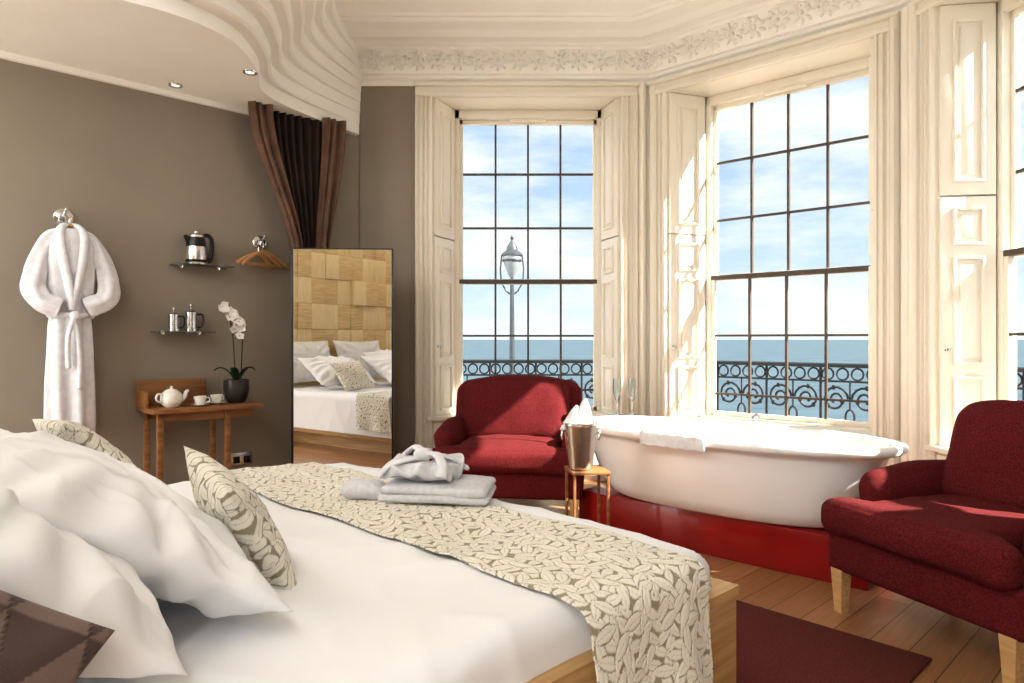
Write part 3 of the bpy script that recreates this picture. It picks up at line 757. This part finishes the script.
# ------------------------------------------------------------------ curtain
cur=thing('curtain','brown velvet curtain hanging from the stepped bulkhead, gathered below','curtain',TB(0,0,0))
def curt(nm,xt0,xt1,xm0,xm1,y,mat,ztop,np_,amp):
    vs=[];fs=[];nu=np_*12;nz=30
    for j in range(nz+1):
        f=j/nz; z=ztop*(1-f)+.05*f
        k=min(1,f/.42); k=k*k*(3-2*k)
        a=xt0+(xm0-xt0)*k; b_=xt1+(xm1-xt1)*k
        for i in range(nu+1):
            u=i/nu; 
            vs.append((a+(b_-a)*u+.01*math.sin(u*9+f*4),y+amp*math.cos(u*np_*2*pi)*(1-.2*f)+.01*math.sin(f*6+u*5),z))
    for j in range(nz):
        for i in range(nu): fs.append([j*(nu+1)+i,j*(nu+1)+i+1,(j+1)*(nu+1)+i+1,(j+1)*(nu+1)+i])
    o=Geo().add(vs,fs).obj(nm,mat,cur,smooth=180); md=o.modifiers.new('s','SOLIDIFY'); md.thickness=.004
curt('curtain_panel',1.90,2.06,2.22,2.30,4.52,M_curt,ZB+.02,3,.022)
curt('curtain_panel',2.46,2.64,2.40,2.50,4.54,M_curt,ZB+.02,3,.022)
curt('curtain_gap',1.98,2.58,2.25,2.46,4.60,M_curtd,ZB+.02,10,.02)  # dark sheet behind the panels, the gap's darkness put into its colour
# ------------------------------------------------------------------ left wall items
WY=YL
def hook(X,z,label):
    e=thing('coat_hook',label,'hook',TB(X,WY,z))
    Rm=Matrix.Rotation(pi/2,4,'X')
    g=Geo(); g.lathe([(0,0),(.05,0),(.05,.006),(.04,.012),(.014,.016),(.014,.02),(0,.02)],28,Rm); g.obj('wall_plate',M_chrome,e)
    g=Geo(); g.tube(catmull([(0,-.015,0),(0,-.06,-.005),(0,-.075,-.035),(0,-.10,-.03),(0,-.11,.0)],6),.007,8)
    g.tube(catmull([(0,-.015,0),(0,-.05,.02),(0,-.08,.035)],6),.007,8); g.lathe([(0,-.01),(.01,-.006),(.012,0),(.01,.006),(0,.01)],12,Matrix.Translation((0,-.085,.037))); g.obj('hook_arm',M_chrome,e)
hook(.88,1.835,'round chrome coat hook on the taupe wall above the robe')
hook(2.06,1.80,'chrome coat hook holding wooden hangers')
robe=thing('bathrobe','white waffle bathrobe with tied belt hanging on the wall','bathrobe',TB(.895,4.61,1.755))
def loft(rows,n=80,folds=7):
    vs=[];fs=[]
    for (z,cx,rx,ry,fa) in rows:
        for k in range(n):
            t=2*pi*k/n; f=1+fa*math.sin(folds*t+z*2)+fa*.6*math.sin((folds*2-3)*t-z*3)
            vs.append((cx+rx*math.cos(t)*f,ry*math.sin(t)*(1+fa*4*math.sin(folds*t+z*2)),z))
    for i in range(len(rows)-1):
        for k in range(n): fs.append([i*n+k,i*n+(k+1)%n,(i+1)*n+(k+1)%n,(i+1)*n+k])
    return vs,fs
rows=[(0.0,0,.03,.03,0),(-.02,0,.06,.04,.0),(-.05,0,.10,.05,.01),(-.10,0,.125,.055,.02),(-.2,0,.13,.06,.03),(-.35,0,.12,.06,.04),(-.46,0,.11,.055,.05),(-.50,0,.10,.048,.05),(-.56,0,.108,.055,.05),(-.7,0,.115,.06,.06),(-.9,0,.12,.062,.07),(-1.1,0,.12,.062,.07),(-1.21,0,.115,.06,.07),(-1.21,0,.10,.045,.05),(-1.1,0,.05,.02,0)]
vs,fs=loft(rows); Geo().add(vs,fs).obj('robe_body',M_robe,robe,smooth=180)
for sg in (-1,1):
    g=Geo(); p=catmull([(sg*.05,0,-.03),(sg*.10,0,-.06),(sg*.145,-.01,-.15),(sg*.178,-.025,-.27),(sg*.185,-.04,-.36),(sg*.15,-.055,-.42),(sg*.10,-.062,-.445),(sg*.065,-.066,-.46)],9)
    N=len(p); vs=[];fs=[]; nn=28
    for i,q in enumerate(p):
        f=i/(N-1); t=(p[min(i+1,N-1)]-p[max(i-1,0)]).normalized(); sd=t.cross(Vector((0,1,0))).normalized(); up=sd.cross(t)
        r=.030+.026*min(1,f*2.2)
        for k in range(nn):
            a=2*pi*k/nn; rr=r*(1+.12*math.sin(5*a+f*5)+.05*math.sin(f*24+2*math.sin(a*2)))
            vs.append(q+sd*rr*math.cos(a)+up*rr*.6*math.sin(a))
    for i in range(N-1):
        for k in range(nn): fs.append([i*nn+k,i*nn+(k+1)%nn,(i+1)*nn+(k+1)%nn,(i+1)*nn+k])
    fs.append(list(range(nn))[::-1]); fs.append([(N-1)*nn+k for k in range(nn)])
    g.add(vs,fs); g.obj('sleeve',M_robe,robe,smooth=180)
g=Geo()
for sg in (-1,1):
    g.tube(catmull([(0,.02,.02),(sg*.04,0,.01),(sg*.062,-.04,-.05),(sg*.05,-.066,-.18),(sg*.022,-.072,-.33),(-.005,-.068,-.47)],8),[.020+.008*math.sin(i/40*pi) for i in range(41)],10,flat=.8)
g.obj('shawl_collar',M_robe,robe,smooth=180)
g=Geo(); 
g.tube([(.106*math.cos(t*2*pi/30),.062*math.sin(t*2*pi/30),-.50+.005*math.sin(t)) for t in range(30)],.016,8,closed=True)
g.soft((.05,.04,.05),.02,c=(.005,-.078,-.50),n=3)
g.tube(catmull([(0,-.08,-.52),(.02,-.085,-.62),(.03,-.08,-.76),(.028,-.083,-.92)],6),.014,8); g.tube(catmull([(0,-.08,-.52),(-.025,-.088,-.60),(-.03,-.082,-.70),(-.026,-.083,-.80)],6),.014,8)
g.obj('belt',M_robe,robe,smooth=180)
g=Geo(); g.tube(catmull([(-.07,0,-.02),(0,-.0,.02),(.07,0,-.02)],6),.010,8); g.tube(catmull([(0,0,.02),(0,0,.04),(.012,0,.058),(0,0,.072),(-.012,0,.06)],6),.003,6); g.obj('coat_hanger',M_hang,robe)
def hanger(M,first=[None]):
    if first[0] is None:
        e=thing('clothes_hanger','curved wooden clothes hanger with steel hook','hanger',M,'wooden hangers on the wall hook')
        g=Geo(); g.tube(catmull([(-.2,0,-.115),(-.12,0,-.07),(0,0,-.025),(.12,0,-.07),(.2,0,-.115)],6),[.009+.005*math.sin(i/24*pi) for i in range(25)],8); g.tube([(-.185,0,-.108),(.185,0,-.108)],.006,8); g.obj('hanger_body',M_hang,e)
        g=Geo(); g.tube(catmull([(0,0,-.03),(0,0,.02),(.02,0,.035),(.018,0,.06),(0,0,.068),(-.02,0,.055)],6),.0025,6); g.obj('hanger_hook',M_chrome,e)
        first[0]=e
    else: copy_thing(first[0],M)
for k,rz in enumerate((.12,.36,.66)): hanger(TB(2.06-.035*k,4.665-.045*k,1.755-.012*k,rz))
def shelf(X0_,X1_,z,lab):
    e=thing('wall_shelf',lab,'shelf',TB((X0_+X1_)/2,WY-.08,z))
    w=X1_-X0_; g=Geo(); g.box((0,0,0),(w,.15,.008),.002); g.obj('glass_panel',M_glassg,e)
    for sx in(-1,1):
        g=Geo(); g.box((sx*w*.32,.06,-.004),(.022,.04,.026),.004); g.obj('shelf_bracket',M_chrome,e)
shelf(1.46,1.83,1.60,'small glass wall shelf with chrome brackets holding a kettle')
shelf(1.35,1.70,1.165,'small glass wall shelf holding two coffee presses')
kt=thing('kettle','steel and black electric kettle on the glass shelf','kettle',TB(1.60,4.635,1.604,.2))
Geo().lathe([(0,.012),(.064,.012),(.067,.02),(.066,.08),(.056,.16),(.052,.178),(0,.178)],32).obj('kettle_body',M_black,kt)
Geo().lathe([(.0675,.03),(.0685,.05),(.068,.08),(.063,.115),(.0625,.112),(.066,.08),(.067,.05),(.0665,.03)],32).obj('steel_band',M_steel,kt)
Geo().lathe([(0,0),(.068,0),(.07,.008),(.066,.014),(0,.014)],32).obj('kettle_base',M_steel,kt)
Geo().lathe([(.053,.176),(.05,.19),(.034,.202),(.014,.206),(.014,.214),(0,.217)],32).obj('kettle_lid',M_steel,kt)
g=Geo(); g.tube(catmull([(.04,0,.19),(.085,0,.198),(.108,0,.165),(.106,0,.09),(.092,0,.035),(.062,0,.024)],7),.011,10,flat=1.3); g.obj('handle',M_black,kt)
g=Geo(); g.tube([(-.04,0,.145),(-.066,0,.172),(-.078,0,.182)],[.024,.016,.010],10); g.obj('spout',M_black,kt)
def press(M,sc,lab):
    e=thing('coffee_press',lab,'coffee press',M@Matrix.Scale(sc,4),'coffee presses on the shelf')
    Geo().lathe([(0,.006),(.038,.006),(.038,.125),(.036,.125),(.036,.01),(0,.01)],28).obj('glass_beaker',M_steel,e)
    g=Geo(); g.lathe([(0,0),(.041,0),(.042,.02),(.04,.022),(.04,.004),(0,.004)],28); g.lathe([(.040,.05),(.0415,.052),(.0415,.058),(.040,.06)],28)
    g.obj('metal_frame',M_chrome,e)
    g=Geo(); g.lathe([(.042,.122),(.042,.13),(.03,.142),(.006,.148),(.003,.15),(.003,.17),(.011,.175),(.012,.183),(0,.19)],28); g.obj('plunger_lid',M_chrome,e)
    g=Geo(); g.tube(catmull([(.04,0,.115),(.07,0,.115),(.078,0,.07),(.065,0,.03),(.042,0,.03)],6),.006,8); g.obj('handle',M_black,e)
press(TB(1.46,4.63,1.169,-.5),.82,'small chrome coffee press on the shelf')
press(TB(1.57,4.64,1.169,-.3),.95,'taller chrome coffee press on the shelf')
dk=thing('console_table','narrow oak console table with raised back board against the wall','table',TB(0,0,0))
dx0,dx1,dy0,dy1,dz=1.26,1.93,4.35,4.70,.70
g=Geo(); g.box(((dx0+dx1)/2,(dy0+dy1)/2,dz-.014),(dx1-dx0,dy1-dy0,.028),.003); g.obj('table_top',M_oakd,dk)
g=Geo(); g.box((1.47,4.69,dz+.08),(.42,.02,.16),.003); g.box((dx0+.01,4.60,dz+.05),(.018,.2,.10),.003); g.obj('back_board',M_oakd,dk)
g=Geo(); g.box(((dx0+dx1)/2,dy0+.06,dz-.055),(dx1-dx0-.1,.02,.055),.002); g.box(((dx0+dx1)/2,dy1-.04,dz-.055),(dx1-dx0-.1,.02,.055),.002); g.obj('apron',M_oakd,dk)
for x in (dx0+.05,dx1-.22):
    for y in (dy0+.05,dy1-.05):
        g=Geo(); g.box((x,y,(dz-.03)/2),(.032,.032,dz-.03),.003); g.obj('leg',M_oakd,dk)
def cup(M,first=[None]):
    if first[0] is None:
        e=thing('teacup','white ceramic teacup on a saucer','cup',M,'teacups on the console table')
        Geo().lathe([(0,.006),(.02,.006),(.03,.02),(.038,.05),(.04,.06),(.037,.06),(.028,.022),(0,.014)],24).obj('cup_bowl',M_ceramic,e)
        g=Geo(); g.tube(catmull([(.036,0,.05),(.055,0,.048),(.055,0,.028),(.032,0,.022)],6),.0035,6); g.obj('handle',M_ceramic,e)
        Geo().lathe([(0,0),(.03,0),(.058,.01),(.058,.012),(.03,.004),(0,.005)],24).obj('saucer',M_ceramic,e)
        first[0]=e
    else: copy_thing(first[0],M)
cup(TB(1.56,4.45,dz+.001,-.6)); cup(TB(1.68,4.50,dz+.001,.4)); 
tp_=thing('teapot','round white ceramic teapot on the console table','teapot',TB(1.40,4.48,dz+.001,.3))
Geo().lathe([(0,0),(.035,0),(.055,.02),(.065,.05),(.06,.08),(.04,.10),(.03,.102)],32).obj('teapot_body',M_ceramic,tp_)
Geo().lathe([(.036,.10),(.03,.108),(.01,.114),(.006,.118),(.011,.126),(0,.132)],24).obj('teapot_lid',M_ceramic,tp_)
g=Geo(); g.tube(catmull([(.05,0,.035),(.085,0,.05),(.10,0,.085),(.115,0,.095)],6),[.016-.0004*i for i in range(19)],10); g.obj('spout',M_ceramic,tp_)
g=Geo(); g.tube(catmull([(-.055,0,.08),(-.09,0,.085),(-.098,0,.05),(-.06,0,.03)],6),.006,8); g.obj('handle',M_ceramic,tp_)
orc=thing('potted_orchid','white orchid with two stems in a dark glazed pot','potted plant',TB(1.82,4.53,dz+.001))
Geo().lathe([(0,0),(.05,0),(.07,.03),(.082,.09),(.08,.15),(.07,.15),(.068,.12),(0,.12)],32).obj('pot',M_pot,orc)
Geo().lathe([(0,.13),(.03,.132),(.070,.123)],20).obj('bark',M_soil,orc)
for k,(an,L_) in enumerate(((.1,.13),(3.0,.14),(4.1,.13),(5.3,.14))):
    g=Geo(); vs=[];fs=[]
    for i in range(11):
        f=i/10; r=L_*f; z=.13+.10*math.sin(f*2.2); w=.026*math.sin(min(1,f*1.15+.12)*pi)**.7 if f<.85 else .026*max(.05,(1-f)/.15)*.5
        for j in (-1,0,1): vs.append((r*math.cos(an)-j*w*math.sin(an),r*math.sin(an)+j*w*math.cos(an),z+.006*abs(j)))
    for i in range(10):
        for j in range(2): fs.append([i*3+j,i*3+j+1,(i+1)*3+j+1,(i+1)*3+j])
    g.add(vs,fs); o=g.obj('leaf',M_leaf,orc,smooth=180); md=o.modifiers.new('s','SOLIDIFY'); md.thickness=.002
stems=[catmull([(.0,0,.1),(-.015,0,.3),(-.03,-.01,.46),(-.06,-.02,.57),(-.12,-.03,.63)],6),catmull([(.03,0,.1),(.035,0,.28),(.035,-.01,.42),(.01,-.02,.54),(-.04,-.04,.58)],6)]
for st_ in stems:
    g=Geo(); g.tube(st_,.004,6); g.obj('stem',M_stem,orc)
rs=random.Random(5)
for st_ in stems:
    for i in (13,15,17,19,20,21,22,23,24):
        p=st_[i]+Vector((rs.uniform(-.03,.03),-.02+rs.uniform(-.01,.01),rs.uniform(-.03,.015)))
        g=Geo(); R=Matrix.Translation(p)@Matrix.Rotation(pi/2+rs.uniform(-.5,.5),4,'X')@Matrix.Rotation(rs.uniform(0,6),4,'Z')
        for q in range(5):
            a=2*pi*q/5; Rq=R@Matrix.Rotation(a,4,'Z'); vs=[];fs=[]
            for i2 in range(7):
                f=i2/6; w=.015*math.sin(pi*min(1,f*.9+.08))
                for j in (-1,0,1): vs.append((.004+.028*f,j*w,.006*f*f+.002*abs(j)))
            for i2 in range(6):
                for j in range(2): fs.append([i2*3+j,i2*3+j+1,(i2+1)*3+j+1,(i2+1)*3+j])
            g.add(vs,fs,Rq)
        g.obj('flower',M_petal,orc,smooth=180)
sk=thing('power_socket','double steel wall socket with black inserts','socket',TB(1.93,WY-.001,.29))
g=Geo(); g.box((0,-.005,0),(.146,.01,.086),.003); g.obj('socket_plate',M_steel,sk)
for sx in (-.036,.036):
    g=Geo(); g.box((sx,-.011,-.005),(.045,.003,.045),.001); g.obj('socket_insert',M_black,sk)
g=Geo(); g.box((2.215,1.40,.006),(.97,1.4,.012),.004); o=g.obj('rug',M_rug,M=TB(0,0,0)); tag(o,'dark red woven rug on the oak floor beside the bed','rug')
# ------------------------------------------------------------------ light
sun=bpy.data.lights.new('sun','SUN'); sun.energy=14; sun.angle=math.radians(.6); sun.color=(1,.93,.82)
so=bpy.data.objects.new('sun',sun); COL.objects.link(so)
el=math.radians(37); hd=Vector((-.95,.30)).normalized(); dv=Vector((hd.x*math.cos(el),hd.y*math.cos(el),-math.sin(el)))
so.rotation_euler=dv.to_track_quat('-Z','Y').to_euler()
w=bpy.data.worlds.new('World'); scene.world=w; w.use_nodes=True; nt=w.node_tree; bg=nt.nodes['Background']
tc=nt.nodes.new('ShaderNodeTexCoord'); sp=nt.nodes.new('ShaderNodeSeparateXYZ'); nt.links.new(tc.outputs['Generated'],sp.inputs[0])
r=nt.nodes.new('ShaderNodeValToRGB'); e=r.color_ramp.elements; e[0].position=0; e[0].color=(.54,.65,.74,1); e[1].position=.6; e[1].color=(.20,.33,.54,1)
e2=e.new(.15); e2.color=(.39,.52,.67,1)
nt.links.new(sp.outputs['Z'],r.inputs['Fac'])
mp=nt.nodes.new('ShaderNodeMapping'); mp.inputs['Scale'].default_value=(1.2,1.2,4.5); nt.links.new(tc.outputs['Generated'],mp.inputs['Vector'])
n=nt.nodes.new('ShaderNodeTexNoise'); n.inputs['Scale'].default_value=2.6; n.inputs['Detail'].default_value=8; n.inputs['Roughness'].default_value=.62; nt.links.new(mp.outputs[0],n.inputs['Vector'])
cr=nt.nodes.new('ShaderNodeValToRGB'); cr.color_ramp.elements[0].position=.40; cr.color_ramp.elements[1].position=.66; nt.links.new(n.outputs['Fac'],cr.inputs['Fac'])
mx=nt.nodes.new('ShaderNodeMixRGB'); nt.links.new(cr.outputs[0],mx.inputs['Fac']); nt.links.new(r.outputs[0],mx.inputs['Color1']); mx.inputs['Color2'].default_value=(.72,.74,.75,1)
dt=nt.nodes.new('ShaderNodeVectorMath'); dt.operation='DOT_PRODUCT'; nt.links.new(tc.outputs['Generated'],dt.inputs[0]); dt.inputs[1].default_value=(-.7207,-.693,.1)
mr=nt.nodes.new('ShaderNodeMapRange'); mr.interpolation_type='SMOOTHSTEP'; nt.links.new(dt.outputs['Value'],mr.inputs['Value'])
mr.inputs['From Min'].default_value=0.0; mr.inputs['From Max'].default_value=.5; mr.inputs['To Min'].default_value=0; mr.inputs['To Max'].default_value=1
mx2=nt.nodes.new('ShaderNodeMixRGB'); nt.links.new(mr.outputs[0],mx2.inputs['Fac']); nt.links.new(mx.outputs[0],mx2.inputs['Color1']); mx2.inputs['Color2'].default_value=(4.0,4.0,3.95,1)  # sky behind the room, out of view, brightened as added fill light
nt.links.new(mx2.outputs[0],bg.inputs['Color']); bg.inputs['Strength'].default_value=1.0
cd=bpy.data.cameras.new('camera'); cd.lens=24.0; cd.sensor_width=36; cd.shift_y=-2.5/1024; cd.clip_end=20000; cd.clip_start=.02
co=bpy.data.objects.new('camera',cd); COL.objects.link(co); co.location=(0,0,H); co.rotation_euler=(pi/2,0,0); scene.camera=co
scene.view_settings.view_transform='Standard'
for lk in ('Medium High Contrast','Standard - Medium High Contrast'):
    try:
        scene.view_settings.look=lk; break
    except Exception: pass
scene.view_settings.exposure=0.4
